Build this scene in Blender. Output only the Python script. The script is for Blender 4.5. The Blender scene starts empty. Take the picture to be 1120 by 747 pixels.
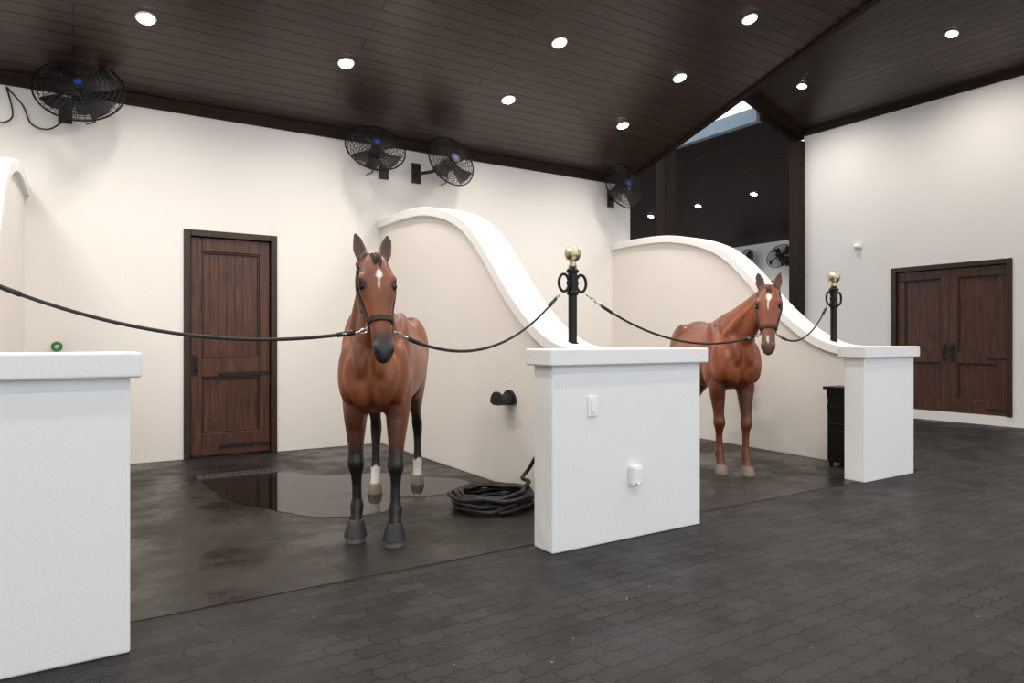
import bpy, bmesh, math, random
from mathutils import Vector, Matrix, noise
random.seed(7)
S=bpy.context.scene
COL=S.collection
try:
    S.view_settings.view_transform='Standard'
except Exception: pass
def sstep(a,b,x):
    t=max(0,min(1,(x-a)/(b-a))); return t*t*(3-2*t)
def lerp(a,b,t): return a+(b-a)*t
def interp(tab,x,i=1):
    if x<=tab[0][0]: return tab[0][i]
    for k in range(len(tab)-1):
        if x<=tab[k+1][0]:
            t=(x-tab[k][0])/(tab[k+1][0]-tab[k][0]); 
            return lerp(tab[k][i],tab[k+1][i],t)
    return tab[-1][i]
# ---------------------------------------------------------------- materials
def newmat(name):
    m=bpy.data.materials.new(name); m.use_nodes=True
    nt=m.node_tree; b=nt.nodes['Principled BSDF']; return m,nt,b
def N(nt,t,**k):
    n=nt.nodes.new(t)
    for a,v in k.items(): setattr(n,a,v)
    return n
def simple(name,col,rough=.5,metal=0,nscale=0,namt=.2,bump=0,bscale=80):
    m,nt,b=newmat(name)
    b.inputs['Base Color'].default_value=(*col,1); b.inputs['Roughness'].default_value=rough; b.inputs['Metallic'].default_value=metal
    tc=N(nt,'ShaderNodeTexCoord')
    n=N(nt,'ShaderNodeTexNoise'); n.inputs['Scale'].default_value=nscale or 12; n.inputs['Detail'].default_value=4
    nt.links.new(tc.outputs['Object'],n.inputs['Vector'])
    r=N(nt,'ShaderNodeMix',data_type='RGBA')
    r.inputs[6].default_value=(*[c*(1-namt) for c in col],1); r.inputs[7].default_value=(*[min(1,c*(1+namt)) for c in col],1)
    nt.links.new(n.outputs['Fac'],r.inputs[0]); nt.links.new(r.outputs[2],b.inputs['Base Color'])
    if bump:
        n2=N(nt,'ShaderNodeTexNoise'); n2.inputs['Scale'].default_value=bscale; n2.inputs['Detail'].default_value=6
        nt.links.new(tc.outputs['Object'],n2.inputs['Vector'])
        bp=N(nt,'ShaderNodeBump'); bp.inputs['Strength'].default_value=bump; bp.inputs['Distance'].default_value=.01
        nt.links.new(n2.outputs['Fac'],bp.inputs['Height']); nt.links.new(bp.outputs['Normal'],b.inputs['Normal'])
    return m
M_wall=simple('cream_plaster',(.84,.805,.77),.85,0,1.2,.03,.15,60)
M_div=simple('divider_plaster',(.82,.785,.745),.8,0,1.5,.03,.18,60)
M_white=simple('white_stucco',(.85,.85,.845),.7,0,2,.02,.16,80)
M_black=simple('black_metal',(.012,.012,.013),.38,.6,20,.2)
M_iron=simple('black_powdercoat',(.013,.013,.014),.5,.2,20,.2)
M_rubber=simple('black_rubber',(.011,.011,.012),.5,0,20,.3)
M_strap=simple('black_strap',(.012,.011,.012),.55,0,40,.3)
M_steel=simple('steel',(.55,.53,.5),.25,1,20,.1)
M_brass=simple('brushed_brass',(.55,.46,.33),.33,1,20,.1)
M_leather=simple('brown_leather',(.035,.013,.008),.4,0,30,.3)
M_plastic=simple('white_plastic',(.9,.9,.89),.3,0,10,.01)
M_blue=simple('blue_label',(.02,.05,.28),.35,0,10,.05)
M_green=simple('green_paint',(.03,.2,.06),.4,0,10,.05)
M_bluegrey=simple('bluegrey_paint',(.24,.31,.37),.5,0,4,.05)
M_eye=simple('eye_gloss',(.006,.004,.003),.05,0,4,.1)
M_nost=simple('nostril_dark',(.006,.005,.005),.6,0,10,.1)
M_hoofd=simple('hoof_dark',(.12,.10,.085),.5,0,60,.4)
M_hoofl=simple('hoof_pale',(.20,.15,.11),.5,0,60,.3)
M_hairb=simple('hair_black',(.012,.009,.008),.45,0,60,.4)
M_hairc=simple('hair_chestnut',(.09,.028,.011),.45,0,60,.4)
M_mortar=simple('drain_dark',(.01,.01,.01),.5,0,60,.3)
m,nt,b=newmat('lamp_emitter'); b.inputs['Emission Color'].default_value=(1,.95,.87,1); b.inputs['Emission Strength'].default_value=30; M_lamp=m
# water
m,nt,b=newmat('wet_floor_water'); b.inputs['Base Color'].default_value=(.006,.005,.0045,1); b.inputs['IOR'].default_value=1.38; M_water=m
tc=N(nt,'ShaderNodeTexCoord'); n=N(nt,'ShaderNodeTexNoise'); n.inputs['Scale'].default_value=9
bp=N(nt,'ShaderNodeBump'); bp.inputs['Strength'].default_value=.05; nt.links.new(tc.outputs['Object'],n.inputs['Vector']); nt.links.new(n.outputs['Fac'],bp.inputs['Height']); nt.links.new(bp.outputs['Normal'],b.inputs['Normal'])
n=N(nt,'ShaderNodeTexNoise'); n.inputs['Scale'].default_value=2.6; n.inputs['Detail'].default_value=8; nt.links.new(tc.outputs['Object'],n.inputs['Vector'])
rp=N(nt,'ShaderNodeMapRange'); rp.inputs[1].default_value=.54; rp.inputs[2].default_value=.70; rp.inputs[3].default_value=.03; rp.inputs[4].default_value=.32; nt.links.new(n.outputs['Fac'],rp.inputs[0]); nt.links.new(rp.outputs[0],b.inputs['Roughness'])
def wood(name,c1,c2,board,length,rot,rough,groove=.006,bstr=.5,spec=.5):
    m,nt,b=newmat(name)
    tc=N(nt,'ShaderNodeTexCoord'); mp=N(nt,'ShaderNodeMapping'); mp.inputs['Rotation'].default_value=rot
    nt.links.new(tc.outputs['Object'],mp.inputs['Vector'])
    br=N(nt,'ShaderNodeTexBrick'); br.offset=.37; br.offset_frequency=2
    br.inputs['Scale'].default_value=1; br.inputs['Brick Width'].default_value=length; br.inputs['Row Height'].default_value=board
    br.inputs['Mortar Size'].default_value=groove; br.inputs['Mortar Smooth'].default_value=.3
    br.inputs['Color1'].default_value=(.1,.1,.1,1); br.inputs['Color2'].default_value=(.9,.9,.9,1); br.inputs['Mortar'].default_value=(0,0,0,1)
    nt.links.new(mp.outputs['Vector'],br.inputs['Vector'])
    m2=N(nt,'ShaderNodeMapping'); m2.inputs['Scale'].default_value=(1.2,22,22); nt.links.new(mp.outputs['Vector'],m2.inputs['Vector'])
    n=N(nt,'ShaderNodeTexNoise'); n.inputs['Scale'].default_value=2.2; n.inputs['Detail'].default_value=8; n.inputs['Distortion'].default_value=.6
    nt.links.new(m2.outputs['Vector'],n.inputs['Vector'])
    add=N(nt,'ShaderNodeMath',operation='MULTIPLY_ADD'); add.inputs[1].default_value=.3; nt.links.new(br.outputs['Color'],add.inputs[0]); 
    ml=N(nt,'ShaderNodeMapRange'); ml.inputs[1].default_value=.3; ml.inputs[2].default_value=.7; ml.inputs[3].default_value=0; ml.inputs[4].default_value=.75; nt.links.new(n.outputs['Fac'],ml.inputs[0]); nt.links.new(ml.outputs[0],add.inputs[2])
    cr=N(nt,'ShaderNodeMix',data_type='RGBA'); cr.inputs[6].default_value=(*c1,1); cr.inputs[7].default_value=(*c2,1); nt.links.new(add.outputs[0],cr.inputs[0])
    mx=N(nt,'ShaderNodeMix',data_type='RGBA'); mx.inputs[7].default_value=(c1[0]*.15,c1[1]*.15,c1[2]*.15,1)
    nt.links.new(cr.outputs[2],mx.inputs[6]); nt.links.new(br.outputs['Fac'],mx.inputs[0]); nt.links.new(mx.outputs[2],b.inputs['Base Color'])
    b.inputs['Roughness'].default_value=rough; b.inputs['Specular IOR Level'].default_value=spec
    inv=N(nt,'ShaderNodeMath',operation='SUBTRACT'); inv.inputs[0].default_value=1; nt.links.new(br.outputs['Fac'],inv.inputs[1])
    ad2=N(nt,'ShaderNodeMath',operation='MULTIPLY_ADD'); ad2.inputs[1].default_value=.12; nt.links.new(n.outputs['Fac'],ad2.inputs[0]); nt.links.new(inv.outputs[0],ad2.inputs[2])
    bp=N(nt,'ShaderNodeBump'); bp.inputs['Strength'].default_value=bstr; bp.inputs['Distance'].default_value=.006
    nt.links.new(ad2.outputs[0],bp.inputs['Height']); nt.links.new(bp.outputs['Normal'],b.inputs['Normal'])
    return m
H=math.pi/2
M_ceil=wood('ceiling_planks',(.015,.009,.006),(.070,.040,.027),.14,4,(0,0,0),.34,.009,.8)
M_ceil2=wood('ceiling_planks_cross',(.015,.009,.006),(.070,.040,.027),.14,4,(0,0,H),.38,.009,.8)
M_ceil3=wood('ceiling_planks_wing',(.012,.0065,.0045),(.045,.024,.016),.14,4,(0,0,H),.55,.012,.8,.25)
M_beam=wood('dark_beam_wood',(.012,.006,.004),(.034,.018,.012),5,50,(0,0,0),.65,spec=.2)
M_doorr=wood('door_rail_wood',(.018,.006,.0035),(.135,.050,.025),6,60,(0,H,0),.40)
M_frame=wood('door_frame_wood',(.014,.006,.004),(.055,.022,.013),6,60,(0,H,0),.42)
# floors
def floor_mat():
    m,nt,b=newmat('interlocking_rubber_pavers')
    L=nt.links.new
    tc=N(nt,'ShaderNodeTexCoord'); sx=N(nt,'ShaderNodeSeparateXYZ'); L(tc.outputs['Object'],sx.inputs[0])
    def tri(out,per,amp,off=0):
        o=N(nt,'ShaderNodeMath',operation='ADD'); o.inputs[1].default_value=off+100*per*2; L(out,o.inputs[0])
        p=N(nt,'ShaderNodeMath',operation='PINGPONG'); p.inputs[1].default_value=per; L(o.outputs[0],p.inputs[0])
        q=N(nt,'ShaderNodeMath',operation='MULTIPLY'); q.inputs[1].default_value=amp/per; L(p.outputs[0],q.inputs[0]); return q.outputs[0]
    ay=N(nt,'ShaderNodeMath',operation='ADD'); L(sx.outputs['Y'],ay.inputs[0]); L(tri(sx.outputs['X'],.05,.018,.025),ay.inputs[1])
    ax=N(nt,'ShaderNodeMath',operation='ADD'); L(sx.outputs['X'],ax.inputs[0]); L(tri(sx.outputs['Y'],.05,.018,.0),ax.inputs[1])
    cb=N(nt,'ShaderNodeCombineXYZ'); L(ax.outputs[0],cb.inputs[0]); L(ay.outputs[0],cb.inputs[1])
    br=N(nt,'ShaderNodeTexBrick'); br.offset=.5
    for k,v in (('Scale',1),('Brick Width',.20),('Row Height',.10),('Mortar Size',.0045),('Mortar Smooth',.2)): br.inputs[k].default_value=v
    br.inputs['Color1'].default_value=(.008,.0072,.007,1); br.inputs['Color2'].default_value=(.022,.0195,.019,1); br.inputs['Mortar'].default_value=(.0015,.0012,.0012,1)
    L(cb.outputs[0],br.inputs['Vector'])
    n=N(nt,'ShaderNodeTexNoise'); n.inputs['Scale'].default_value=2.2; n.inputs['Detail'].default_value=7; L(tc.outputs['Object'],n.inputs['Vector'])
    n3=N(nt,'ShaderNodeTexNoise'); n3.inputs['Scale'].default_value=90; n3.inputs['Detail'].default_value=3; L(tc.outputs['Object'],n3.inputs['Vector'])
    mx=N(nt,'ShaderNodeMix',data_type='RGBA',blend_type='MULTIPLY'); mx.inputs[0].default_value=1
    rp=N(nt,'ShaderNodeMapRange'); rp.inputs[1].default_value=.3; rp.inputs[2].default_value=.7; rp.inputs[3].default_value=.6; rp.inputs[4].default_value=1.4; L(n.outputs['Fac'],rp.inputs[0])
    L(br.outputs['Color'],mx.inputs[6]); L(rp.outputs[0],mx.inputs[7])
    gt=N(nt,'ShaderNodeTexVoronoi'); gt.inputs['Scale'].default_value=7; L(tc.outputs['Object'],gt.inputs['Vector'])
    lt=N(nt,'ShaderNodeMath',operation='LESS_THAN'); lt.inputs[1].default_value=.045; L(gt.outputs['Distance'],lt.inputs[0])
    m3=N(nt,'ShaderNodeMix',data_type='RGBA'); m3.inputs[7].default_value=(.18,.16,.14,1); L(lt.outputs[0],m3.inputs[0]); L(mx.outputs[2],m3.inputs[6])
    L(m3.outputs[2],b.inputs['Base Color'])
    b.inputs['Specular IOR Level'].default_value=.36
    rr=N(nt,'ShaderNodeMapRange'); rr.inputs[1].default_value=.35; rr.inputs[2].default_value=.65; rr.inputs[3].default_value=.38; rr.inputs[4].default_value=.70; L(n.outputs['Fac'],rr.inputs[0]); L(rr.outputs[0],b.inputs['Roughness'])
    inv=N(nt,'ShaderNodeMath',operation='SUBTRACT'); inv.inputs[0].default_value=1; L(br.outputs['Fac'],inv.inputs[1])
    ad=N(nt,'ShaderNodeMath',operation='MULTIPLY_ADD'); ad.inputs[1].default_value=.35; L(n3.outputs['Fac'],ad.inputs[0]); L(inv.outputs[0],ad.inputs[2])
    bp=N(nt,'ShaderNodeBump'); bp.inputs['Strength'].default_value=1.0; bp.inputs['Distance'].default_value=.010; L(ad.outputs[0],bp.inputs['Height']); L(bp.outputs['Normal'],b.inputs['Normal'])
    return m
M_paver=floor_mat()
def mat_floor():
    m,nt,b=newmat('rubber_stall_mat'); L=nt.links.new
    tc=N(nt,'ShaderNodeTexCoord')
    n=N(nt,'ShaderNodeTexNoise'); n.inputs['Scale'].default_value=1.1; n.inputs['Detail'].default_value=10; n.inputs['Roughness'].default_value=.68; L(tc.outputs['Object'],n.inputs['Vector'])
    n2=N(nt,'ShaderNodeTexNoise'); n2.inputs['Scale'].default_value=130; L(tc.outputs['Object'],n2.inputs['Vector'])
    cr=N(nt,'ShaderNodeValToRGB'); e=cr.color_ramp.elements; e[0].position=.34; e[0].color=(.006,.005,.0045,1); e[1].position=.72; e[1].color=(.030,.024,.021,1); L(n.outputs['Fac'],cr.inputs[0]); L(cr.outputs[0],b.inputs['Base Color'])
    rr=N(nt,'ShaderNodeMapRange'); rr.inputs[1].default_value=.42; rr.inputs[2].default_value=.60; rr.inputs[3].default_value=.20; rr.inputs[4].default_value=.62; L(n.outputs['Fac'],rr.inputs[0]); L(rr.outputs[0],b.inputs['Roughness'])
    b.inputs['Specular IOR Level'].default_value=.36
    bp=N(nt,'ShaderNodeBump'); bp.inputs['Strength'].default_value=.5; bp.inputs['Distance'].default_value=.004; L(n2.outputs['Fac'],bp.inputs['Height']); L(bp.outputs['Normal'],b.inputs['Normal'])
    return m
M_mat=mat_floor()
def coat_mat():
    m,nt,b=newmat('horse_coat'); L=nt.links.new
    at=N(nt,'ShaderNodeAttribute',attribute_name='Col'); tc=N(nt,'ShaderNodeTexCoord')
    n=N(nt,'ShaderNodeTexNoise'); n.inputs['Scale'].default_value=6; n.inputs['Detail'].default_value=6; L(tc.outputs['Object'],n.inputs['Vector'])
    rp=N(nt,'ShaderNodeMapRange'); rp.inputs[1].default_value=.3; rp.inputs[2].default_value=.7; rp.inputs[3].default_value=.68; rp.inputs[4].default_value=1.3; L(n.outputs['Fac'],rp.inputs[0])
    mx=N(nt,'ShaderNodeMix',data_type='RGBA',blend_type='MULTIPLY'); mx.inputs[0].default_value=1; L(at.outputs['Color'],mx.inputs[6]); L(rp.outputs[0],mx.inputs[7]); 
    mp=N(nt,'ShaderNodeMapping'); mp.inputs['Scale'].default_value=(220,220,30); L(tc.outputs['Object'],mp.inputs['Vector'])
    n2=N(nt,'ShaderNodeTexNoise'); n2.inputs['Scale'].default_value=1; n2.inputs['Detail'].default_value=3; L(mp.outputs[0],n2.inputs['Vector'])
    r2=N(nt,'ShaderNodeMapRange'); r2.inputs[1].default_value=.3; r2.inputs[2].default_value=.7; r2.inputs[3].default_value=.8; r2.inputs[4].default_value=1.2; L(n2.outputs['Fac'],r2.inputs[0])
    my=N(nt,'ShaderNodeMix',data_type='RGBA',blend_type='MULTIPLY'); my.inputs[0].default_value=1; L(mx.outputs[2],my.inputs[6]); L(r2.outputs[0],my.inputs[7]); L(my.outputs[2],b.inputs['Base Color'])
    b.inputs['Roughness'].default_value=.36; b.inputs['Specular IOR Level'].default_value=.5
    bp=N(nt,'ShaderNodeBump'); bp.inputs['Strength'].default_value=.3; bp.inputs['Distance'].default_value=.002; L(n2.outputs['Fac'],bp.inputs['Height']); L(bp.outputs['Normal'],b.inputs['Normal'])
    return m
M_coat=coat_mat()
# ---------------------------------------------------------------- mesh helpers
def obj(name,bm,mats,parent=None,smooth=False,bevel=0,loc=None,autosm=False):
    me=bpy.data.meshes.new(name+'_mesh')
    bmesh.ops.recalc_face_normals(bm,faces=bm.faces)
    bm.to_mesh(me); bm.free()
    for m in mats: me.materials.append(m)
    o=bpy.data.objects.new(name,me); COL.objects.link(o)
    if parent: o.parent=parent
    if loc: o.location=loc
    if smooth:
        for p in me.polygons: p.use_smooth=True
    if bevel:
        md=o.modifiers.new('bevel','BEVEL'); md.width=bevel; md.segments=3; md.limit_method='ANGLE'; md.angle_limit=math.radians(40)
    if smooth and autosm:
        try:
            me.set_sharp_from_angle(angle=math.radians(40))
        except Exception: pass
    return o
def empty(name,loc=(0,0,0),rotz=0,parent=None):
    e=bpy.data.objects.new(name,None); COL.objects.link(e); e.location=loc; e.rotation_euler=(0,0,rotz); e.empty_display_size=.1
    if parent: e.parent=parent
    return e
def box(bm,x0,x1,y0,y1,z0,z1,mi=0):
    vs=[bm.verts.new((x,y,z)) for z in (z0,z1) for y in (y0,y1) for x in (x0,x1)]
    for f in ((0,2,3,1),(4,5,7,6),(0,1,5,4),(2,6,7,3),(0,4,6,2),(1,3,7,5)):
        fc=bm.faces.new([vs[i] for i in f]); fc.material_index=mi
def loft(bm,rings,mi=0,cap=True,closed=False):
    R=[[bm.verts.new(p) for p in r] for r in rings]; n=len(R[0])
    rng=range(len(R)) if closed else range(len(R)-1)
    for i in rng:
        a=R[i]; c=R[(i+1)%len(R)]
        for j in range(n):
            f=bm.faces.new((a[j],a[(j+1)%n],c[(j+1)%n],c[j])); f.material_index=mi
    if cap and not closed:
        f=bm.faces.new(R[0][::-1]); f.material_index=mi
        f=bm.faces.new(R[-1]); f.material_index=mi
def tube(bm,pts,rad,n=8,mi=0,closed=False,flat=1.0):
    pts=[Vector(p) for p in pts]; k=len(pts)
    if not hasattr(rad,'__len__'): rad=[rad]*k
    rings=[]; up=None
    for i,p in enumerate(pts):
        if closed: t=(pts[(i+1)%k]-pts[i-1])
        else: t=pts[min(i+1,k-1)]-pts[max(i-1,0)]
        t.normalize()
        if up is None:
            up=Vector((0,0,1)) if abs(t.z)<.9 else Vector((1,0,0))
        s=t.cross(up); 
        if s.length<1e-5: s=Vector((1,0,0))
        s.normalize(); up=s.cross(t).normalized()
        rings.append([p+s*math.cos(a)*rad[i]*flat+up*math.sin(a)*rad[i] for a in [2*math.pi*j/n for j in range(n)]])
    loft(bm,rings,mi,closed=closed)
def lathe(bm,prof,c=(0,0,0),n=32,mi=0):
    rings=[[(c[0]+r*math.cos(2*math.pi*j/n),c[1]+r*math.sin(2*math.pi*j/n),c[2]+z) for j in range(n)] for r,z in prof]
    loft(bm,rings,mi)
def ell(bm,c,r,rot=None,mi=0,u=20,v=12):
    M=Matrix.Translation(c)
    if rot is not None: M=M@rot.to_4x4()
    M=M@Matrix.Diagonal((r[0],r[1],r[2],1))
    g=bmesh.ops.create_uvsphere(bm,u_segments=u,v_segments=v,radius=1,matrix=M)
    fs=set(f for vv in g['verts'] for f in vv.link_faces)
    for f in fs: f.material_index=mi
def ringpts(c,ax1,ax2,r1,r2,n=24):
    return [c+ax1*math.cos(2*math.pi*j/n)*r1+ax2*math.sin(2*math.pi*j/n)*r2 for j in range(n)]
def circ(c,a,b,r,n=24):
    return [c+a*math.cos(2*math.pi*j/n)*r+b*math.sin(2*math.pi*j/n)*r for j in range(n)]
# ---------------------------------------------------------------- shell
YB=8.3; XR=12.0
bm=bmesh.new()
box(bm,-6,16.2,-7,20,-.1,0,0)
box(bm,-5.9,7.4,3.62,YB,-.0,.004,1)
obj('floor',bm,[M_paver,M_mat])
DX0,DX1,DZ=1.02,2.02,2.54
bm=bmesh.new()
box(bm,-6,DX0,YB,YB+.25,0,4.6); box(bm,DX1,7.57,YB,YB+.25,0,4.6); box(bm,DX0,DX1,YB,YB+.25,DZ,4.6); box(bm,DX0,DX1,YB+.14,YB+.25,0,DZ)
obj('wall_back',bm,[M_wall])
RY0,RY1,RZ0,RZ1=4.67,6.50,.15,2.57
bm=bmesh.new()
box(bm,XR,XR+.25,-3,RY0,0,5.6); box(bm,XR,XR+.25,RY1,YB-.1,0,5.6); box(bm,XR,XR+.25,RY0,RY1,RZ1,5.6); box(bm,XR,XR+.25,RY0,RY1,0,RZ0); box(bm,XR+.14,XR+.25,RY0,RY1,RZ0,RZ1)
obj('wall_right',bm,[M_wall])
bm=bmesh.new(); box(bm,-6.2,-6,-3,YB,0,6.2); obj('wall_left',bm,[M_wall])
bm=bmesh.new(); box(bm,16,16.2,YB,20,0,4.1); obj('wall_far_wing',bm,[M_wall])
bm=bmesh.new(); box(bm,5,16,20,20.2,0,6.0); obj('wall_far_end',bm,[M_wall])
bm=bmesh.new(); box(bm,XR+.25,16,YB-.05,YB+.1,0,4.0); obj('wall_wing_return',bm,[M_wall])
def slab(bm,pts,th,mi):
    lo=[bm.verts.new(p) for p in pts]; hi=[bm.verts.new((p[0],p[1],p[2]+th)) for p in pts]; n=len(pts)
    fs=[bm.faces.new(lo[::-1]),bm.faces.new(hi)]+[bm.faces.new((lo[i],lo[(i+1)%n],hi[(i+1)%n],hi[i])) for i in range(n)]
    for f in fs: f.material_index=mi
PZ=lambda y:3.92+.3*(YB-y)
bm=bmesh.new()
slab(bm,[(-6.2,YB+.25,PZ(YB+.25)),(7.55,YB+.25,PZ(YB+.25)),(7.55,3,PZ(3)),(-6.2,3,PZ(3))],.12,0)
slab(bm,[(-6.2,3,PZ(3)),(7.55,3,PZ(3)),(7.55,-1.5,PZ(3)),(-6.2,-1.5,PZ(3))],.12,0)
slab(bm,[(9.6,YB,6.12),(12.25,YB,5.325),(12.25,-1.5,5.325),(9.6,-1.5,6.12)],.12,1)
slab(bm,[(7.4,YB,5.46),(9.6,YB,6.12),(9.6,-1.5,6.12),(7.4,-1.5,5.46)],.12,1)
slab(bm,[(11,20,5.5),(11,YB+.1,5.5),(16.2,YB+.1,3.94),(16.2,20,3.94)],.12,2)
v=[bm.verts.new(p) for p in ((7.56,YB+.25,3.9),(7.56,3,PZ(3)),(7.56,3,5.55),(7.56,YB+.25,5.55))]; bm.faces.new(v)
obj('ceiling',bm,[M_ceil,M_ceil2,M_ceil3])
bm=bmesh.new(); box(bm,-6,7.57,YB-.035,YB,3.80,3.93); obj('trim_1',bm,[M_beam],bevel=.006)
bm=bmesh.new(); box(bm,XR-.035,XR,-1.5,YB-.1,5.29,5.42); obj('trim_2',bm,[M_beam],bevel=.006)
bm=bmesh.new()
pr=[(YB+.2,PZ(YB+.2)),(3.0,PZ(3.0))]
loft(bm,[[(7.50,y,z-.03),(7.6,y,z-.03),(7.6,y,z+.1),(7.50,y,z+.1)] for y,z in pr]); obj('trim_3',bm,[M_beam])
bm=bmesh.new()
loft(bm,[[(x,YB-.10,z-.10),(x,YB+.10,z-.10),(x,YB+.10,z+.14),(x,YB-.10,z+.14)] for x,z in ((12.1,5.37),(9.6,6.12),(7.5,5.49))]); obj('gable_beam',bm,[M_beam])
bm=bmesh.new(); box(bm,10.9,11.05,YB+.15,20,5.48,5.75); obj('clerestory_beam',bm,[M_bluegrey])
bm=bmesh.new(); box(bm,8.26,8.50,YB-.1,YB+.12,0,5.5); obj('timber_post',bm,[M_beam],bevel=.01)
bm=bmesh.new(); box(bm,11.84,12.06,YB-.12,YB+.12,0,5.2); obj('timber_post',bm,[M_beam],bevel=.01)
# ---------------------------------------------------------------- doors
def back_door():
    e=empty('door_1',(DX0,YB,0))
    w=DX1-DX0; bm=bmesh.new()
    f=.07
    box(bm,0,f,-.02,.13,0,DZ,0); box(bm,w-f,w,-.02,.13,0,DZ,0); box(bm,f,w-f,-.02,.13,DZ-f,DZ,0)
    obj('frame',bm,[M_frame],e,bevel=.006)
    a,b_=f+.005,w-f-.005
    bm=bmesh.new(); st=.115
    box(bm,a,a+st,.03,.1,.02,DZ-f-.005); box(bm,b_-st,b_,.03,.1,.02,DZ-f-.005)
    for z0,z1 in ((.02,.27),(.90,1.12),(DZ-f-.16,DZ-f-.005)): box(bm,a+st,b_-st,.03,.1,z0,z1)
    obj('stiles_and_rails',bm,[M_doorr],e,bevel=.008)
    bm=bmesh.new()
    for z0,z1 in ((.27,.90),(1.12,DZ-f-.16)):
        for q in ((a+st,a+st+.02,z0,z1),(b_-st-.02,b_-st,z0,z1),(a+st,b_-st,z0,z0+.02),(a+st,b_-st,z1-.02,z1)): box(bm,q[0],q[1],.04,.09,q[2],q[3])
    obj('panel_moulding',bm,[M_frame],e,bevel=.006)
    bm=bmesh.new(); n=7; pw=(b_-a-2*st)/n
    for i in range(n):
        x=a+st+i*pw
        for z0,z1 in ((.27,.90),(1.12,DZ-f-.16)): box(bm,x+.001,x+pw-.001,.062,.085,z0,z1)
    obj('panel_planks',bm,[M_doorr],e,bevel=.003)
    bm=bmesh.new()
    for z in (.10,.92):
        box(bm,b_-.52,b_,.018,.03,z,z+.035); ell(bm,Vector((b_-.54,.024,z+.0175)),(.03,.006,.028))
    box(bm,a+.02,a+.075,.012,.03,.93,1.15); tube(bm,[(a+.05,.02,1.1),(a+.05,-.04,1.09),(a+.05,-.045,1.0),(a+.05,.02,.97)],.009)
    obj('strap_hinges_and_latch',bm,[M_iron],e,bevel=.002)
back_door()
def double_door():
    e=empty('door_2',(XR,RY1,RZ0),-H)
    w=RY1-RY0; h=RZ1-RZ0
    bm=bmesh.new(); f=.08
    box(bm,0,f,-.02,.13,0,h); box(bm,w-f,w,-.02,.13,0,h); box(bm,f,w-f,-.02,.13,h-f,h)
    obj('frame',bm,[M_frame],e,bevel=.006)
    mid=w/2
    bm=bmesh.new(); bp=bmesh.new(); bh=bmesh.new(); bq=bmesh.new(); st=.12
    for a,b_ in ((f+.004,mid-.003),(mid+.003,w-f-.004)):
        box(bm,a,a+st,.03,.1,.01,h-f-.005); box(bm,b_-st,b_,.03,.1,.01,h-f-.005)
        for z0,z1 in ((.01,.22),(.80,.97),(h-f-.15,h-f-.005)): box(bm,a+st,b_-st,.03,.1,z0,z1)
        n=5; pw=(b_-a-2*st)/n
        for z0,z1 in ((.22,.80),(.97,h-f-.15)):
            for q in ((a+st,a+st+.02,z0,z1),(b_-st-.02,b_-st,z0,z1),(a+st,b_-st,z0,z0+.02),(a+st,b_-st,z1-.02,z1)): box(bq,q[0],q[1],.04,.09,q[2],q[3])
        for i in range(n):
            x=a+st+i*pw
            for z0,z1 in ((.22,.80),(.97,h-f-.15)): box(bp,x+.001,x+pw-.001,.062,.085,z0,z1)
    for x in (mid-.06,mid+.06):
        box(bh,x-.022,x+.022,.018,.03,.82,1.12); tube(bh,[(x,.02,1.07),(x,-.045,1.06),(x,-.045,.9),(x,.02,.88)],.01)
    for z in (.07,.86,h-.25):
        box(bh,f,f+.3,.02,.03,z,z+.035); box(bh,w-f-.3,w-f,.02,.03,z,z+.035)
    obj('stiles_and_rails',bm,[M_doorr],e,bevel=.008); obj('panel_planks',bp,[M_doorr],e,bevel=.003); obj('hardware',bh,[M_iron],e,bevel=.002); obj('panel_moulding',bq,[M_frame],e,bevel=.006)
double_door()
# ---------------------------------------------------------------- divider walls
PROF=[(8.3,2.84),(7.8,2.84),(7.3,2.825),(6.9,2.785),(6.5,2.70),(6.15,2.58),(5.9,2.45),(5.64,2.25),(5.4,2.02),(5.16,1.78),(4.95,1.60),(4.75,1.455),(4.55,1.345),(4.35,1.275),(4.15,1.252),(3.9,1.25)]
def catmull(P,k=6):
    out=[]
    for i in range(len(P)-1):
        p0=P[max(i-1,0)];p1=P[i];p2=P[i+1];p3=P[min(i+2,len(P)-1)]
        for j in range(k):
            t=j/k
            out.append(tuple(.5*((2*p1[c])+(-p0[c]+p2[c])*t+(2*p0[c]-5*p1[c]+4*p2[c]-p3[c])*t*t+(-p0[c]+3*p1[c]-3*p2[c]+p3[c])*t**3) for c in range(len(p1))))
    out.append(tuple(P[-1])); return out
def divider(xf,xb,hx0,hx1,yf):
    bm=bmesh.new(); th=.25
    P=catmull(PROF+[(yf+.1,1.25)],4)
    X=lambda y: lerp(xf,xb,(y-3.6)/(YB-3.6))
    nr=[]
    for i in range(len(P)):
        a=P[max(i-1,0)]; c=P[min(i+1,len(P)-1)]; t=Vector((c[0]-a[0],c[1]-a[1])).normalized(); nr.append(Vector((t.y,-t.x)) if -t.x>0 else Vector((-t.y,t.x)))
    loft(bm,[[(X(y),y,0),(X(y)+th,y,0),(X(y)+th,y,z-.05),(X(y),y,z-.05)] for (y,z) in P],0)
    rr=[]
    for (y,z),n in zip(P,nr):
        o=.045; ct=.10
        yi,zi=y-n.x*ct,z-n.y*ct
        rr.append([(X(y)-o,yi,zi),(X(y)+th+o,yi,zi),(X(y)+th+o,y,z),(X(y)-o,y,z)])
    loft(bm,rr,1)
    box(bm,hx0,hx1,yf,yf+.2,0,1.16,1)
    box(bm,hx0-.04,hx1+.04,yf-.04,yf+.24,1.15,1.255,1)
    return obj('stall_divider_wall',bm,[M_div,M_white],bevel=.011)
divider(-.70,-.66,-1.25,.2,3.27)
divider(3.26,3.31,2.46,3.76,3.39)
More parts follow.
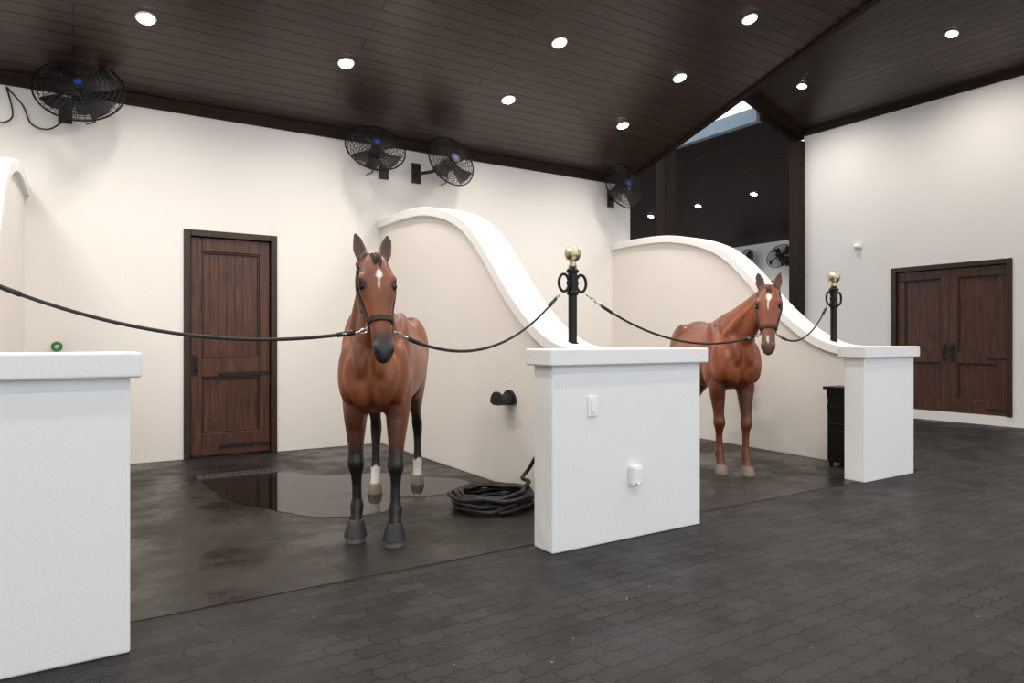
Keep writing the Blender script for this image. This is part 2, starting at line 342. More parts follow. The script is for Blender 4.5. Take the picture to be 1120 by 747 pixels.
divider(6.86,7.2,6.12,6.98,3.56)
# ---------------------------------------------------------------- tie posts
def post(x,y):
    e=empty('tie_post',(x,y,1.253))
    bm=bmesh.new()
    lathe(bm,[(.0,0),(.085,0),(.09,.006),(.088,.014),(.055,.02),(.05,.035),(.038,.04),(.036,.05),(.036,.42),(.046,.425),(.05,.44),(.046,.455),(.04,.46),(.038,.6),(.05,.605),(.052,.625),(.04,.635),(.03,.65),(.0,.65)],n=28)
    for a in range(6): 
        ell(bm,Vector((.072*math.cos(a*1.047),.072*math.sin(a*1.047),.016)),(.008,.008,.006),u=8,v=6)
    obj('iron_column',bm,[M_black],e,smooth=True,autosm=True)
    bm=bmesh.new()
    lathe(bm,[(.0,.645),(.03,.648),(.036,.66),(.026,.675),(.03,.69)]+[(.068*math.sin(t),.755-.068*math.cos(t)) for t in [.45+i*.19 for i in range(14)]]+[(.0,.823)],n=28)
    obj('brass_ball_finial',bm,[M_brass],e,smooth=True)
    bm=bmesh.new()
    for sx in (-1,1):
        c=Vector((sx*.088,0,.52)); 
        pts=[c+Vector((math.cos(a)*.05,0,math.sin(a)*.07)) for a in [2*math.pi*i/24 for i in range(24)]]
        tube(bm,pts,.012,8,closed=True)
        ell(bm,Vector((sx*.04,0,.52)),(.02,.02,.025),u=10,v=8)
    o=obj('tie_rings',bm,[M_black],e,smooth=True); 
    return e
post(3.41,4.42); post(7.05,4.45); post(-.56,4.42)
# ---------------------------------------------------------------- HORSE
def make_horse(loc,phi,bx,hdir,front,hind,kind):
    root=empty('horse',loc,-phi)
    bm=bmesh.new(); V=Vector
    bw=.93 if kind=='bay' else 1.0
    T=[(-.29,1.24,1.04,.06,.1),(-.25,1.32,.96,.14,.12),(-.17,1.40,.88,.20,.2),(-.05,1.48,.84,.23,.35),(.08,1.55,.82,.245,.5),(.2,1.585,.81,.262,.58),(.34,1.555,.80,.285,.48),(.5,1.50,.795,.305,.3),(.66,1.48,.80,.322,.22),(.82,1.48,.82,.33,.2),(.98,1.50,.86,.325,.2),(1.12,1.53,.92,.315,.2),(1.26,1.53,.99,.30,.2),(1.38,1.49,1.05,.27,.2),(1.48,1.42,1.10,.21,.2),(1.55,1.35,1.15,.13,.1),(1.58,1.3,1.2,.05,0)]
    rings=[]
    for y,zt,zb,w,tp in T:
        w*=bw
        zc=zb+(zt-zb)*.47; r=[]
        for j in range(28):
            a=2*math.pi*j/28; s=math.sin(a); c=math.cos(a)
            hz=(zt-zc) if s>0 else (zc-zb)
            r.append(V((w*c*(1-tp*max(0,s)**1.5),y,zc+hz*s)))
        rings.append(r)
    loft(bm,rings)
    RX=lambda a:Matrix.Rotation(a,3,'X'); RY=lambda a:Matrix.Rotation(a,3,'Y')
    for sx in (-1,1):
        ell(bm,V((sx*.092*bw,-.225,1.05)),(.082,.085,.17),RY(sx*.22))
        ell(bm,V((sx*.162*bw,-.10,1.10)),(.075,.11,.21),RX(-.2))
        ell(bm,V((sx*.166*bw,.06,1.20)),(.075,.15,.32),RX(-.42))
        ell(bm,V((sx*.168*bw,.12,1.02)),(.082,.16,.20),RX(.3))
        ell(bm,V((sx*.145*bw,.03,.87)),(.074,.095,.17))
        ell(bm,V((sx*.06,-.20,1.26)),(.065,.10,.22),RX(-.5))
        ell(bm,V((sx*.165,1.22,1.22)),(.15*bw,.27,.28))
        ell(bm,V((sx*.175,1.34,1.12)),(.11*bw,.17,.25),RX(.2))
        ell(bm,V((sx*.18,1.06,1.0)),(.105*bw,.15,.18))
    NP=[(0,.22,1.22,.33,.165),(0,.06,1.30,.315,.16),(.06,-.08,1.385,.27,.14),(.25,-.18,1.48,.23,.115),(.5,-.26,1.575,.19,.096),(.78,-.325,1.665,.16,.085),(1.0,-.365,1.74,.125,.076),(1.0,-.38,1.80,.07,.06)]
    if kind=='bay': NP=[(a,b,c,d,e*.95) for a,b,c,d,e in NP]
    C=[V((p[0]*bx,p[1],p[2])) for p in NP]; rings=[]
    for i,p in enumerate(NP):
        t=(C[min(i+1,len(C)-1)]-C[max(i-1,0)]).normalized(); side=V((1,0,0)); side=(side-t*side.dot(t)).normalized(); dp=side.cross(t).normalized()
        if dp.y>0: dp=-dp
        r=[]
        for j in range(24):
            a=2*math.pi*j/24; s=math.sin(a); c=math.cos(a)
            ww=p[4]*(1-(.35*max(0,-s)**2 if i>1 else 0.1*max(0,-s)))
            r.append(C[i]+side*c*ww+dp*s*p[3])
        rings.append(r)
    loft(bm,rings)
    crest=[]
    for i,p in enumerate(NP):
        t=(C[min(i+1,len(C)-1)]-C[max(i-1,0)]).normalized(); dp=V((1,0,0)).cross(t).normalized()
        if dp.y>0: dp=-dp
        crest.append(C[i]-dp*p[3]*.98)
    for sx in (-1,1):
        tube(bm,[C[1]+V((sx*.09,-.12,.0)),C[2]+V((sx*.09,-.10,.0)),C[3]+V((sx*.075,-.08,0)),C[4]+V((sx*.06,-.06,0)),C[5]+V((sx*.05,-.04,0))],[.06,.06,.05,.04,.035],12)
    th=math.radians(24)
    h=V((hdir[0],hdir[1],0)).normalized(); Z=V((0,0,1))
    a_=(h*math.sin(th)-Z*math.cos(th)).normalized(); f_=(h*math.cos(th)+Z*math.sin(th)).normalized(); s_=f_.cross(a_).normalized()
    if s_.x<0: s_=-s_
    O=V((bx,-.40,1.775))+h*.02
    W=[(-.05,.04),(-.02,.062),(.03,.078),(.08,.092),(.13,.101),(.19,.103),(.25,.092),(.31,.076),(.38,.064),(.45,.056),(.51,.055),(.56,.059),(.60,.055),(.63,.044),(.65,.02)]
    W=[(s,w*1.06) for s,w in W]
    F=[(-.05,.02),(-.02,.045),(.03,.065),(.1,.078),(.2,.075),(.3,.064),(.4,.056),(.5,.052),(.56,.047),(.60,.035),(.63,.018),(.65,.0)]
    B=[(-.05,.03),(-.02,.07),(.03,.10),(.1,.145),(.17,.17),(.24,.165),(.3,.13),(.36,.098),(.45,.07),(.52,.062),(.58,.068),(.62,.06),(.65,.035)]
    def hp(s,t,off=0):
        w=interp(W,s)+off; sn=math.sin(t); cs=math.cos(t)
        d=(interp(F,s)+off) if sn>0 else (interp(B,s)+off)
        e=.82
        cc=math.copysign(abs(cs)**e,cs); ss=math.copysign(abs(sn)**e,sn)
        taper=1-(.3*max(0,-sn)**1.0)-(.18*max(0,sn)**2)
        return O+a_*s+s_*cc*w*taper+f_*ss*d
    loft(bm,[[hp(s,2*math.pi*j/28) for j in range(28)] for s in [-.05,-.03,0,.03,.06,.1,.14,.18,.22,.26,.3,.34,.38,.42,.46,.5,.54,.57,.6,.62,.635,.65]])
    HR=Matrix((s_,f_,a_)).transposed()
    for sx in (-1,1):
        ell(bm,O+a_*.150+s_*sx*.090+f_*.036,(.027,.03,.036),HR)
        ell(bm,O+a_*.228+s_*sx*.091+f_*.014,(.018,.018,.030),HR)
        ell(bm,O+a_*.225+s_*sx*.072-f_*.075,(.030,.08,.085),HR)
        ell(bm,O+a_*.57+s_*sx*.041+f_*.02,(.024,.028,.035),HR)
        ell(bm,O+a_*.31+s_*sx*.066+f_*.01,(.011,.010,.09),HR)
    ell(bm,O+a_*.60-f_*.06,(.032,.03,.035),HR)
    ears=[]
    for sx in (-1,1):
        base=O-a_*.005+s_*sx*.062-f_*.01
        ax=(-a_*.9+s_*sx*.24+Z*.25+f_*.05).normalized()
        es=(s_-ax*s_.dot(ax)).normalized(); ef=es.cross(ax).normalized()
        if ef.dot(f_)<0: ef=-ef
        rg=[]
        for q,w,d in ((-.04,.03,.03),(0,.033,.031),(.035,.042,.032),(.075,.046,.028),(.115,.039,.023),(.15,.027,.017),(.182,.011,.010)):
            r=[]
            for j in range(16):
                t=2*math.pi*j/16; sn=math.sin(t); cs=math.cos(t)
                dd=d*sn if sn<0 else d*sn*.15 - (0 if q<0.01 else .3*d*(1-abs(cs)))
                r.append(base+ax*q+es*cs*w+ef*(dd))
            rg.append(r)
        loft(bm,rg); ears.append((base,ax,es,ef))
    hooves=[]; LK=1.10 if kind!='bay' else 1.06
    FL=[(.12,1.2,.07,.12),(.11,1.05,.085,.125),(.09,.92,.085,.11),(.06,.82,.075,.095),(.045,.72,.062,.080),(.03,.62,.049,.062),(.02,.555,.047,.053),(.010,.51,.054,.058),(.010,.47,.050,.055),(.018,.43,.037,.044),(.025,.36,.030,.038),(.025,.26,.031,.041),(.024,.215,.043,.051),(.012,.175,.039,.046),(-.012,.125,.035,.041),(-.03,.08,.042,.048),(-.036,.045,.044,.05)]
    for hx,hy in front:
        sx=1 if hx>0 else -1; rg=[]
        for y,z,rx,ry in FL:
            u=max(0,min(1,(1.05-z)/.75))
            rg.append(ringpts(V((lerp(sx*.142,hx,u),y+hy*u,z)),V((1,0,0)),V((0,1,0)),rx*LK,ry*LK,20))
        loft(bm,rg); hooves.append((hx,hy-.04,'f'))
    HL=[(1.24,1.35,.08,.18),(1.24,1.2,.12,.23),(1.2,1.08,.125,.215),(1.17,.98,.11,.185),(1.19,.88,.09,.15),(1.25,.8,.072,.115),(1.33,.72,.054,.085),(1.40,.64,.043,.066),(1.435,.59,.045,.066),(1.44,.545,.047,.062),(1.43,.49,.042,.052),(1.418,.42,.036,.043),(1.41,.32,.033,.038),(1.41,.25,.036,.043),(1.405,.21,.043,.049),(1.39,.17,.038,.043),(1.365,.12,.036,.042),(1.35,.08,.042,.048),(1.344,.045,.044,.05)]
    for hx,hy in hind:
        sx=1 if hx>0 else -1
        rg=[]
        for y,z,rx,ry in HL:
            u=max(0,min(1,(1.1-z)/.65))
            rg.append(ringpts(V((lerp(sx*.16,hx,u),y+(hy-1.34)*u,z)),V((1,0,0)),V((0,1,0)),rx*LK,ry*LK,20))
        loft(bm,rg); hooves.append((hx,hy,'h'))
    bmesh.ops.recalc_face_normals(bm,faces=bm.faces)
    me=bpy.data.meshes.new('tmp'); bm.to_mesh(me); bm.free()
    tmp=bpy.data.objects.new('tmp',me); COL.objects.link(tmp)
    md=tmp.modifiers.new('r','REMESH'); md.mode='VOXEL'; md.voxel_size=.0095
    md=tmp.modifiers.new('s','SMOOTH'); md.factor=.5; md.iterations=13
    dg=bpy.context.evaluated_depsgraph_get(); dg.update()
    me2=bpy.data.meshes.new_from_object(tmp.evaluated_get(dg)); me2.name='horse_body_mesh'
    bpy.data.objects.remove(tmp)
    # extra melting of muscle seams on the trunk only
    bb=bmesh.new(); bb.from_mesh(me2)
    tv=[v for v in bb.verts if v.co.z>.78 and not (v.co.y<-.30 and v.co.z>1.15)]
    for _ in range(10): bmesh.ops.smooth_vert(bb,verts=tv,factor=.5,use_axis_x=True,use_axis_y=True,use_axis_z=True)
    bb.to_mesh(me2); bb.free()
    body=bpy.data.objects.new('body',me2); COL.objects.link(body); body.parent=root
    me2.materials.clear(); me2.materials.append(M_coat)
    for p in me2.polygons: p.use_smooth=True
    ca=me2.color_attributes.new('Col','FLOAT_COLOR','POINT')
    if kind=='bay': base=V((.235,.064,.019)); dk=V((.075,.018,.007)); pt=V((.009,.007,.006)); muz=V((.020,.016,.015))
    else: base=V((.26,.064,.019)); dk=V((.10,.023,.008)); pt=V((.14,.036,.013)); muz=V((.10,.045,.03))
    white=V((.66,.62,.58))
    for i,vt in enumerate(me2.vertices):
        p=vt.co; c=base.copy()
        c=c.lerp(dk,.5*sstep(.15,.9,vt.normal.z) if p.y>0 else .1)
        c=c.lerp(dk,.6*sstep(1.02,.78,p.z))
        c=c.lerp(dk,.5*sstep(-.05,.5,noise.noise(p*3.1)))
        if p.z<.75:
            if p.y<.7:
                c=c.lerp(pt,sstep(.70,.54,p.z))
                if kind!='bay': c=c.lerp(dk,.5)
            else:
                c=c.lerp(pt,sstep(.72,.58,p.z))
                if kind=='bay': c=c.lerp(white,sstep(.235,.215,p.z+.01*math.sin(p.x*90)))
        q=p-O; s=q.dot(a_); fr=q.dot(f_); sd=q.dot(s_)
        if p.z>1.0 and p.y<-.3 and -.06<s<.7 and abs(sd)<.13 and fr>-.21:
            c=c.lerp(dk,.2)
            c=c.lerp(muz,sstep(.43,.54,s))
            if fr>.01:
                if kind=='bay':
                    ws=.015*sstep(.095,.125,s)*sstep(.165,.14,s)+.004*sstep(.13,.15,s)*sstep(.24,.20,s)
                else: ws=.022*sstep(.07,.10,s)*sstep(.16,.12,s)+.005*sstep(.12,.15,s)*sstep(.26,.2,s)+.008*sstep(.48,.5,s)*sstep(.56,.54,s)
                if ws>.001: c=c.lerp(white,sstep(ws+.006,ws-.004,abs(sd+.004*math.sin(s*40))))
            for sx in (-1,1):
                dd=(q-(a_*.19+s_*sx*.10+f_*.03)).length; c=c.lerp(pt*.8,.8*sstep(.05,.03,dd))
        for (eb,ax,es,ef) in ears:
            qq=p-eb; k=qq.dot(ax)
            if .0<k<.2 and abs(qq.dot(es))<.05 and abs(qq.dot(ef))<.05:
                if vt.normal.dot(ef)>.3 and abs(qq.dot(es))<.028: c=c.lerp(V((.02,.012,.01)),.9)
                if kind=='bay': c=c.lerp(pt,.8*sstep(.11,.16,k))
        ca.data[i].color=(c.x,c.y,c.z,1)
    bm=bmesh.new()
    for sx in (-1,1):
        ell(bm,O+a_*.19+s_*sx*.094+f_*.032,(.018,.022,.025),HR,0)
        ell(bm,O+a_*.585+s_*sx*.047+f_*.026,(.010,.010,.019),HR,1)
    obj('eyes_and_nostrils',bm,[M_eye,M_nost],root,smooth=True)
    bm=bmesh.new()
    pale=kind!='bay'
    for hx,hy,t in hooves:
        mi=0 if (t=='f' and not pale) else 1
        loft(bm,[[V((hx+math.cos(a)*rx,hy+oy+math.sin(a)*ry,z)) for a in [2*math.pi*j/24 for j in range(24)]] for z,rx,ry,oy in ((.0,.064,.072,-.012),(.012,.064,.072,-.012),(.075,.052,.059,.0),(.088,.042,.048,.0))],mi)
    obj('hooves',bm,[M_hoofd,M_hoofl],root,smooth=True,autosm=True)
    if kind=='bay':
        bm=bmesh.new()
        for hx,hy,t in hooves:
            if t=='f':
                loft(bm,[[V((hx+math.cos(a)*r,hy+oy+math.sin(a)*r*1.1,z)) for a in [2*math.pi*j/24 for j in range(24)]] for z,r,oy in ((.034,.072,-.01),(.036,.076,-.01),(.08,.066,.0),(.11,.056,.01),(.135,.050,.015),(.14,.043,.016),(.1,.045,.0),(.035,.066,-.01))])
        obj('bell_boots',bm,[M_rubber],root,smooth=True,autosm=True)
    hm=M_hairb if kind=='bay' else M_hairc
    bm=bmesh.new(); rnd=random.Random(3)
    side=-1 if kind=='bay' else 1
    for k in range(90):
        u=1.2+(len(crest)-2.2)*k/89; i=int(u); fr=u-i
        i2=min(i+1,len(crest)-1); p=crest[i].lerp(crest[i2],fr)+V((rnd.uniform(-.008,.008),0,0))
        L_=rnd.uniform(.12,.19); pts=[]
        for j in range(6):
            q=j/5; pts.append(p+V((side*(.012+.10*math.sin(q*1.3)*(.9 if i<5 else .7)),-.015*q+rnd.uniform(-.004,.004),.010-L_*q**1.3)))
        tube(bm,pts,[.009,.010,.009,.008,.005,.002],6)
    for k in range(12):
        p=O-a_*.035+s_*rnd.uniform(-.022,.022)+f_*.02; e=rnd.uniform(-.02,.02)
        ln=rnd.uniform(.08,.13)
        pts=[p+a_*(q*ln)+f_*(.058*math.sin(min(1,q*1.6)*1.5))+s_*e*q for q in [0,.2,.4,.6,.8,1]]
        tube(bm,pts,[.006,.007,.006,.005,.003,.001],6)
    obj('mane',bm,[hm],root,smooth=True)
    bm=bmesh.new()
    tube(bm,[(0,1.52,1.42),(0,1.60,1.36),(0,1.64,1.25),(0,1.65,1.1)],[.035,.032,.026,.02],10)
    for k in range(46):
        a=rnd.uniform(0,6.28); r=rnd.uniform(.01,.045); z0=rnd.uniform(1.1,1.34); L_=rnd.uniform(.55,.8)
        pts=[V((math.cos(a)*r*(1+q),1.63+math.sin(a)*r*(1+.6*q)+.02*math.sin(q*3),z0-L_*q)) for q in [0,.2,.4,.6,.8,1]]
        tube(bm,pts,[.010,.013,.013,.011,.008,.002],6)
    obj('tail',bm,[hm],root,smooth=True)
    bm=bmesh.new(); n=36
    def strap(pts,w,closed=False): tube(bm,pts,w,8,closed=closed)
    for ds in (-.012,-.004,.004,.012): strap([hp(.40+ds,t,.006) for t in [2*math.pi*j/n for j in range(n)]],.0065,True)
    for sgn in (0,1):
        t0=-.12 if sgn==0 else math.pi+.12
        for dt in (-.06,.06): strap([hp(s,t0+dt,.006) for s in [.40-.02*i for i in range(18)]],.008)
        strap([hp(lerp(.06,.27,q),(-.12 if sgn==0 else math.pi+.12)+(-1 if sgn==0 else 1)*q*1.3,.006) for q in [i/8 for i in range(9)]],.008)
    top=[hp(.05,-.12,.008),O+s_*.09-f_*.05-a_*.0,O+s_*.06-f_*.085-a_*.035,O-f_*.10-a_*.055,O-s_*.06-f_*.085-a_*.035,O-s_*.09-f_*.05,hp(.05,math.pi+.12,.008)]
    strap(top,.011)
    strap([hp(lerp(.40,.28,q),-H-.0,.012) for q in (0,.25,.5,.75,1)],.009)
    obj('halter',bm,[M_leather],root,smooth=True)
    bm=bmesh.new(); att=[]
    for t0 in (-.35,math.pi+.35):
        c=hp(.41,t0,.014); att.append(c-a_*-.03+s_*(.01 if t0<0 else -.01))
        tube(bm,circ(c,a_,f_,.024,20),.0045,6,closed=True)
        t1=-.12 if t0<0 else math.pi+.12
        c2=hp(.07,t1,.012); tube(bm,circ(c2,a_,f_,.014,16),.0035,6,closed=True)
    obj('halter_rings',bm,[M_steel],root,smooth=True)
    R=Matrix.Translation(loc)@Matrix.Rotation(-phi,4,'Z')
    att.sort(key=lambda v:v.x)
    return [R@v for v in att]
A1=make_horse((1.655,4.235,.004),math.radians(27.6),.03,(.32,-.94),[(-.13,.06),(.13,-.05)],[(-.16,1.42),(.18,1.78)],'bay')
A2=make_horse((5.45,4.50,.004),math.radians(32),.20,(-.38,-.92),[(-.11,.05),(.12,-.04)],[(-.20,1.35),(.03,1.55)],'chestnut')
# ---------------------------------------------------------------- cross tie ropes
def rope(a,b,sag):
    a=Vector(a); b=Vector(b); e=empty('cross_tie_rope')
    pt=lambda q: a.lerp(b,q)-Vector((0,0,sag*4*q*(1-q)))
    L=(b-a).length; q0=.16/L; q1=1-.14/L
    bm=bmesh.new(); tube(bm,[pt(lerp(q0,q1,i/40)) for i in range(41)],.010,8,flat=.6)
    for q in (q0,q1): 
        tube(bm,[pt(q-.02/L),pt(q+.08/L)],.014,8)
    obj('strap',bm,[M_strap],e,smooth=True)
    bm=bmesh.new()
    for (s,t) in ((0,q0),(q1,1)):
        n=4
        for i in range(n):
            c0=pt(lerp(s,t,i/n)); c1=pt(lerp(s,t,(i+1.25)/n)); d=(c1-c0).normalized(); m=(c0+c1)/2
            sd=Vector((0,0,1)) if i%2 else d.cross(Vector((0,0,1))).normalized()
            hl=(c1-c0).length/2
            tube(bm,[m+d*math.cos(x)*hl+sd*math.sin(x)*.012 for x in [2*math.pi*j/12 for j in range(12)]],.0042,6,closed=True)
    obj('snap_and_chain',bm,[M_steel],e,smooth=True)
PZr=1.253+.50
rope((-.45,4.42,PZr-.11),A1[0],.16)
rope(A1[1],(3.28,4.42,PZr-.07),.26)
rope((3.55,4.42,PZr-.07),A2[0],.21)
rope(A2[1],(6.92,4.45,PZr-.07),.18)
# ---------------------------------------------------------------- fans
def fan(x,y,z,yaw,pitch,r=.37,wall='back',armx=0):
    e=empty('wall_fan',(x,y,z),-H if wall=='right' else 0)
    hd=empty('head',(0,0,0),0,e); hd.rotation_euler=(pitch,0,yaw); hd.rotation_mode='XYZ'
    bm=bmesh.new()
    X=Vector((1,0,0)); Zv=Vector((0,0,1)); Yv=Vector((0,1,0))
    for k in range(9):
        rr=.07+(r-.07)*k/8; q=rr/r
        for sg,dep in ((-1,.085),(1,.10)):
            c=Yv*(sg*dep*math.sqrt(max(0,1-q**2.6)))
            tube(bm,circ(c,X,Zv,rr,36),.0032 if k<8 else .009,5,closed=True)
    for k in range(32):
        a=2*math.pi*k/32; d=X*math.cos(a)+Zv*math.sin(a)
        for sg,dep in ((-1,.085),(1,.10)):
            tube(bm,[d*(r*q)+Yv*(sg*dep*math.sqrt(max(0,1-q**2.6))) for q in (.18,.4,.6,.8,.92,1)],.0026,4)
    obj('wire_cage',bm,[M_iron],hd)
    bm=bmesh.new()
    for k in range(4):
        a0=2*math.pi*k/4+.4; rg=[]
        for q in [i/6 for i in range(7)]:
            rr=lerp(.05,r*.9,q); wd=lerp(.22,.42,q)
            row=[]
            for (u,yo) in ((-1,.04),(0,.005),(1,-.04),(1,-.034),(0,.011),(-1,.046)):
                a=a0+u*wd*.9+q*.35; row.append(X*math.cos(a)*rr+Zv*math.sin(a)*rr+Yv*yo)
            rg.append(row)
        loft(bm,rg)
    def cyl(r0,r1,y0,y1,mi):
        loft(bm,[circ(Yv*y0,X,Zv,r0,24),circ(Yv*y1,X,Zv,r1,24)],mi)
    cyl(.06,.055,-.05,.05,0); cyl(.085,.09,.10,.13,0); cyl(.075,.07,.13,.28,0)
    cyl(.065,.07,-.10,-.085,0); cyl(.034,.034,-.104,-.099,1)
    obj('blades_and_motor',bm,[M_iron,M_blue],hd,bevel=.003)
    bm=bmesh.new()
    gap=YB-y if wall=='back' else 16-x
    tube(bm,[(0,.16,-.02),(armx*.5,gap*.6,-.10),(armx,gap-.03,-.12)],.022,10)
    box(bm,armx-.06,armx+.06,gap-.03,gap-.002,-.24,.02)
    tube(bm,[(.02,.2,.05),(.12,gap*.7,-.02),(.14,gap-.02,-.18),(.06,gap-.02,-.22)],.007,6)
    obj('wall_bracket',bm,[M_iron],e,smooth=False)
fan(.05,7.88,3.75,-.15,-.45,.39,armx=-.12)
fan(3.05,7.80,3.62,-.15,-.55,.36,armx=.3)
fan(4.10,7.86,3.62,.12,-.3,.34,armx=-.3)
fan(7.05,7.86,3.66,.0,-.25,.36,armx=.1)
fan(15.65,11.4,3.55,.1,-.5,.36,'right')
fan(15.65,12.6,3.55,-.1,-.5,.36,'right')
bm=bmesh.new(); tube(bm,catmull([(-.55,YB-.02,3.78),(-.42,YB-.03,3.62),(-.35,YB-.03,3.45),(-.2,YB-.05,3.42),(-.05,YB-.08,3.55)],6),.008,6); tube(bm,catmull([(-.55,YB-.02,3.78),(-.5,YB-.04,3.5),(-.62,YB-.03,3.42),(-.75,YB-.03,3.5)],6),.008,6); obj('fan_power_cable',bm,[M_rubber],smooth=True)
# ---------------------------------------------------------------- small things
def plate(name,x,y,z,w,h):
    e=empty(name,(x,y,z)); bm=bmesh.new(); box(bm,-w/2,w/2,-.012,0,-h/2,h/2); obj('cover_plate',bm,[M_plastic],e,bevel=.003)
    bm=bmesh.new(); box(bm,-w*.22,w*.22,-.02,-.010,-h*.3,h*.3); obj('rocker',bm,[M_plastic],e,bevel=.002)
plate('light_switch',2.77,3.39,.89,.075,.125)
e=empty('outlet_cover',(3.12,3.39,.42)); bm=bmesh.new(); box(bm,-.045,.045,-.045,0,-.065,.065); obj('weatherproof_box',bm,[M_plastic],e,bevel=.012)
bm=bmesh.new(); box(bm,-.03,.03,-.052,-.044,-.05,.045); box(bm,-.012,.012,-.06,-.05,-.062,-.045); obj('lid',bm,[M_plastic],e,bevel=.003)
def hose_hook(x,y,z):
    e=empty('hose_holder',(x,y,z)); bm=bmesh.new()
    n=14; r=.11
    for x0,x1,rr in ((-.02,0,r),(-.13,-.02,.075),(-.15,-.13,.10)):
        pts=[(rr*math.cos(math.pi*i/n),rr*math.sin(math.pi*i/n)) for i in range(n+1)]
        pts+= [(-rr*.5,-.02),(rr*.5,-.02)]
        loft(bm,[[Vector((x0,a,b)) for a,b in pts],[Vector((x1,a,b)) for a,b in pts]])
    obj('curved_rack',bm,[M_iron],e)
hose_hook(3.275,5.15,.76); hose_hook(6.98,5.55,.74)
bm=bmesh.new(); pts=[]; rnd=random.Random(5)
turns=9; n=turns*36
ph=[rnd.uniform(0,6.28) for _ in range(6)]
for i in range(n+1):
    t=2*math.pi*i/36; k=i/36
    R_=.34-.024*(k%3)-.012*math.sin(k*2.1)+.02*math.sin(2*t+k*.9+ph[0])+.012*math.sin(3*t+ph[1]+k)
    lay=int(k//3)+min(1,max(0,(k%3)-2.6)/.4)*1
    pts.append(Vector((2.78+.03*math.sin(k*1.7)+R_*math.cos(t),4.62+.03*math.cos(k*1.3)+R_*.9*math.sin(t),.026+.040*lay+.009*(1+math.sin(5*t+k)))))
last=pts[-1]
tail=catmull([tuple(pts[-4]),tuple(last),(3.14,4.75,.17),(3.2,4.74,.24),(3.21,4.64,.36),(3.21,4.5,.44),(3.2,4.3,.40)],8)
pts=pts[:-4]+[Vector(p) for p in tail]
tube(bm,pts,.017,8); 
lead=catmull([(3.03,4.45,.03),(3.0,4.2,.026),(2.85,4.05,.026),(2.95,3.9,.026)],8)
tube(bm,lead,.017,8)
obj('garden_hose',bm,[M_rubber],smooth=True)
e=empty('floor_drain',(1.35,7.07,.004)); bm=bmesh.new()
box(bm,-.36,.36,-.09,.09,-.0,.003,1)
for x0,x1,y0,y1 in ((-.36,.36,-.09,-.075),(-.36,.36,.075,.09),(-.36,-.345,-.075,.075),(.345,.36,-.075,.075)): box(bm,x0,x1,y0,y1,.003,.014,0)
for i in range(16):
    x=-.325+i*.0433; box(bm,x-.008,x+.008,-.075,.075,.003,.013,0)
M_grate=simple('worn_grate_metal',(.16,.15,.14),.4,.7,20,.3)
obj('grate',bm,[M_grate,M_mortar],e)
bm=bmesh.new()
out=[(1.0,6.93),(1.5,6.96),(1.78,6.92),(1.95,6.6),(2.2,6.5),(2.6,6.35),(2.8,6.0),(3.05,5.7),(3.0,5.4),(2.6,5.2),(2.3,5.3),(2.1,5.0),(1.85,4.9),(1.55,5.0),(1.35,5.3),(1.2,5.65),(1.05,6.05),(1.02,6.5)]
P=catmull([(*p,0) for p in out+[out[0]]],5)[:-1]
rnd=random.Random(2)
vs=[bm.verts.new((p[0]+rnd.uniform(-.015,.015),p[1]+rnd.uniform(-.015,.015),.0065)) for p in P]; bm.faces.new(vs)
obj('water_puddle',bm,[M_water])
e=empty('feed_bin',(6.74,4.10,.004)); bm=bmesh.new()
box(bm,-.12,.11,-.15,.15,.05,.72)
box(bm,-.17,.115,-.17,.17,.80,.83); box(bm,-.13,.11,-.155,.155,.71,.81)
box(bm,-.16,-.12,-.13,.13,.60,.64)
for x in (-.10,.09):
    for y in (-.12,.12): box(bm,x-.015,x+.015,y-.015,y+.015,0,.06)
tube(bm,[(-.12,-.10,.45),(-.17,-.10,.45),(-.17,.10,.45),(-.12,.10,.45)],.010,8)
box(bm,-.135,-.12,-.12,.12,.12,.38)
obj('metal_body',bm,[M_black],e,bevel=.006)
e=empty('wall_sensor',(XR,7.1,3.03)); bm=bmesh.new(); box(bm,-.03,0,-.07,.07,-.03,.05); ell(bm,Vector((-.05,0,-.01)),(.05,.05,.045)); obj('housing',bm,[M_plastic],e,smooth=True,autosm=True)
e=empty('water_tap',(-.14,YB,1.2)); bm=bmesh.new(); tube(bm,[(0,0,0),(0,-.08,0),(0,-.11,-.05)],.02,8,1); tube(bm,circ(Vector((0,-.07,.05)),Vector((1,0,0)),Vector((0,0,1)),.035,16),.018,6,1,closed=True); tube(bm,[(0,-.07,0),(0,-.07,.05)],.012,6,0); obj('valve',bm,[M_steel,M_green],e,smooth=True)
e=empty('stall_grille',(11.62,YB+.35,0)); bm=bmesh.new()
box(bm,-.28,.28,-.02,.02,0,1.2)
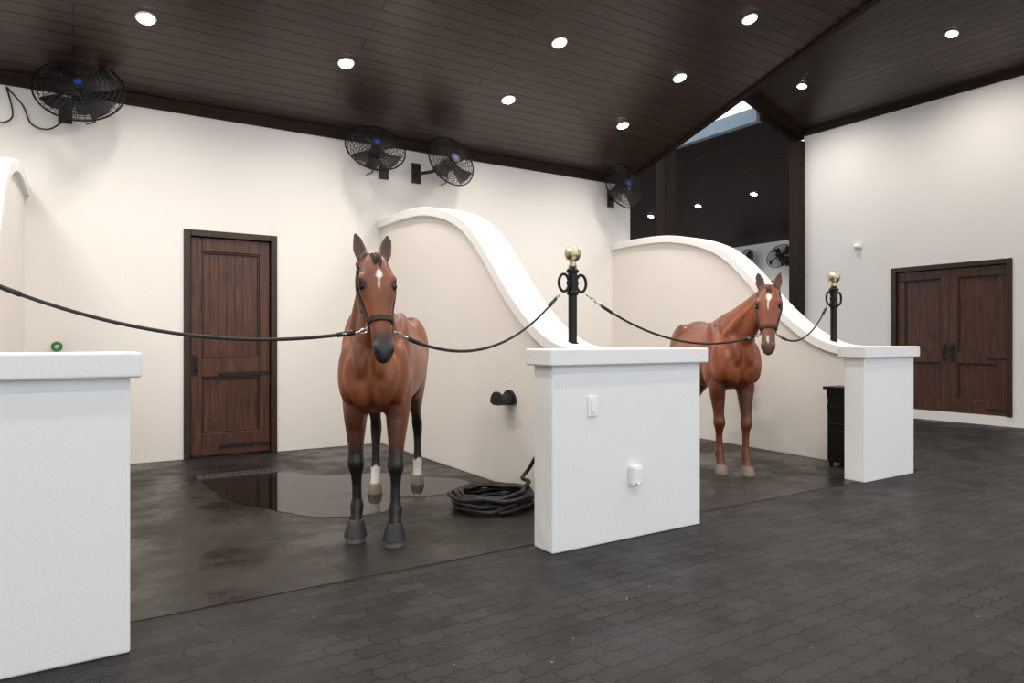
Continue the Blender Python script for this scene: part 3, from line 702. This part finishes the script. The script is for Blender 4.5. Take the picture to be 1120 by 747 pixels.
for z in (1.2,2.45): box(bm,-.28,.28,-.02,.02,z,z+.05)
for i in range(8): x=-.26+i*.074; tube(bm,[(x,0,1.2),(x,0,2.46)],.01,6)
obj('bars',bm,[M_iron],e)
# ---------------------------------------------------------------- downlights
e=empty('recessed_downlights'); bm=bmesh.new()
def dl(x,y,z,nrm,power):
    nrm=Vector(nrm).normalized(); c=Vector((x,y,z))
    a=nrm.orthogonal().normalized(); b_=nrm.cross(a)
    loft(bm,[circ(c-nrm*.004,a,b_,.09,24),circ(c-nrm*.008,a,b_,.09,24),circ(c-nrm*.012,a,b_,.078,24)],0)
    loft(bm,[circ(c-nrm*.010,a,b_,.074,24),circ(c-nrm*.016,a,b_,.070,24)],1)
    l=bpy.data.lights.new('downlight_beam','SPOT'); l.energy=power; l.spot_size=math.radians(155); l.spot_blend=.9; l.shadow_soft_size=.07; l.color=(1,.925,.84)
    o=bpy.data.objects.new('downlight_beam',l); COL.objects.link(o); o.parent=e; o.location=c-nrm*.05
n1=(0,.3,1); PW=80
for y in (7.12,6.07,5.02,3.97):
    for x in (-3.3,-1.35,.56,2.45,4.5,6.36): dl(x,y,PZ(y),n1,PW)
for x in (-3.3,-1.35,.56,2.45,4.5,6.36):
    for y in (2.2,.4): dl(x,y,PZ(3),(0,0,1),PW)
for y in (7.38,4.95,2.5,.1): dl(10.75,y,5.4+.3*1.25,(.3,0,1),PW*2.3)
for y in (10.5,12.2,13.9,15.6): dl(13.45,y,5.5-.3*2.45,(.3,0,1),PW)
obj('lamp_trims',bm,[M_plastic,M_lamp],e)
# ---------------------------------------------------------------- world, camera
w=bpy.data.worlds.new('World'); S.world=w; w.use_nodes=True
w.node_tree.nodes['Background'].inputs[0].default_value=(.90,.95,1,1); w.node_tree.nodes['Background'].inputs[1].default_value=1.55
cam=bpy.data.cameras.new('Camera'); co=bpy.data.objects.new('Camera',cam); COL.objects.link(co)
co.location=(0,0,1.3); co.rotation_euler=(H,0,-math.radians(32.6)); cam.lens=750/1120*36; cam.sensor_width=36
S.camera=co
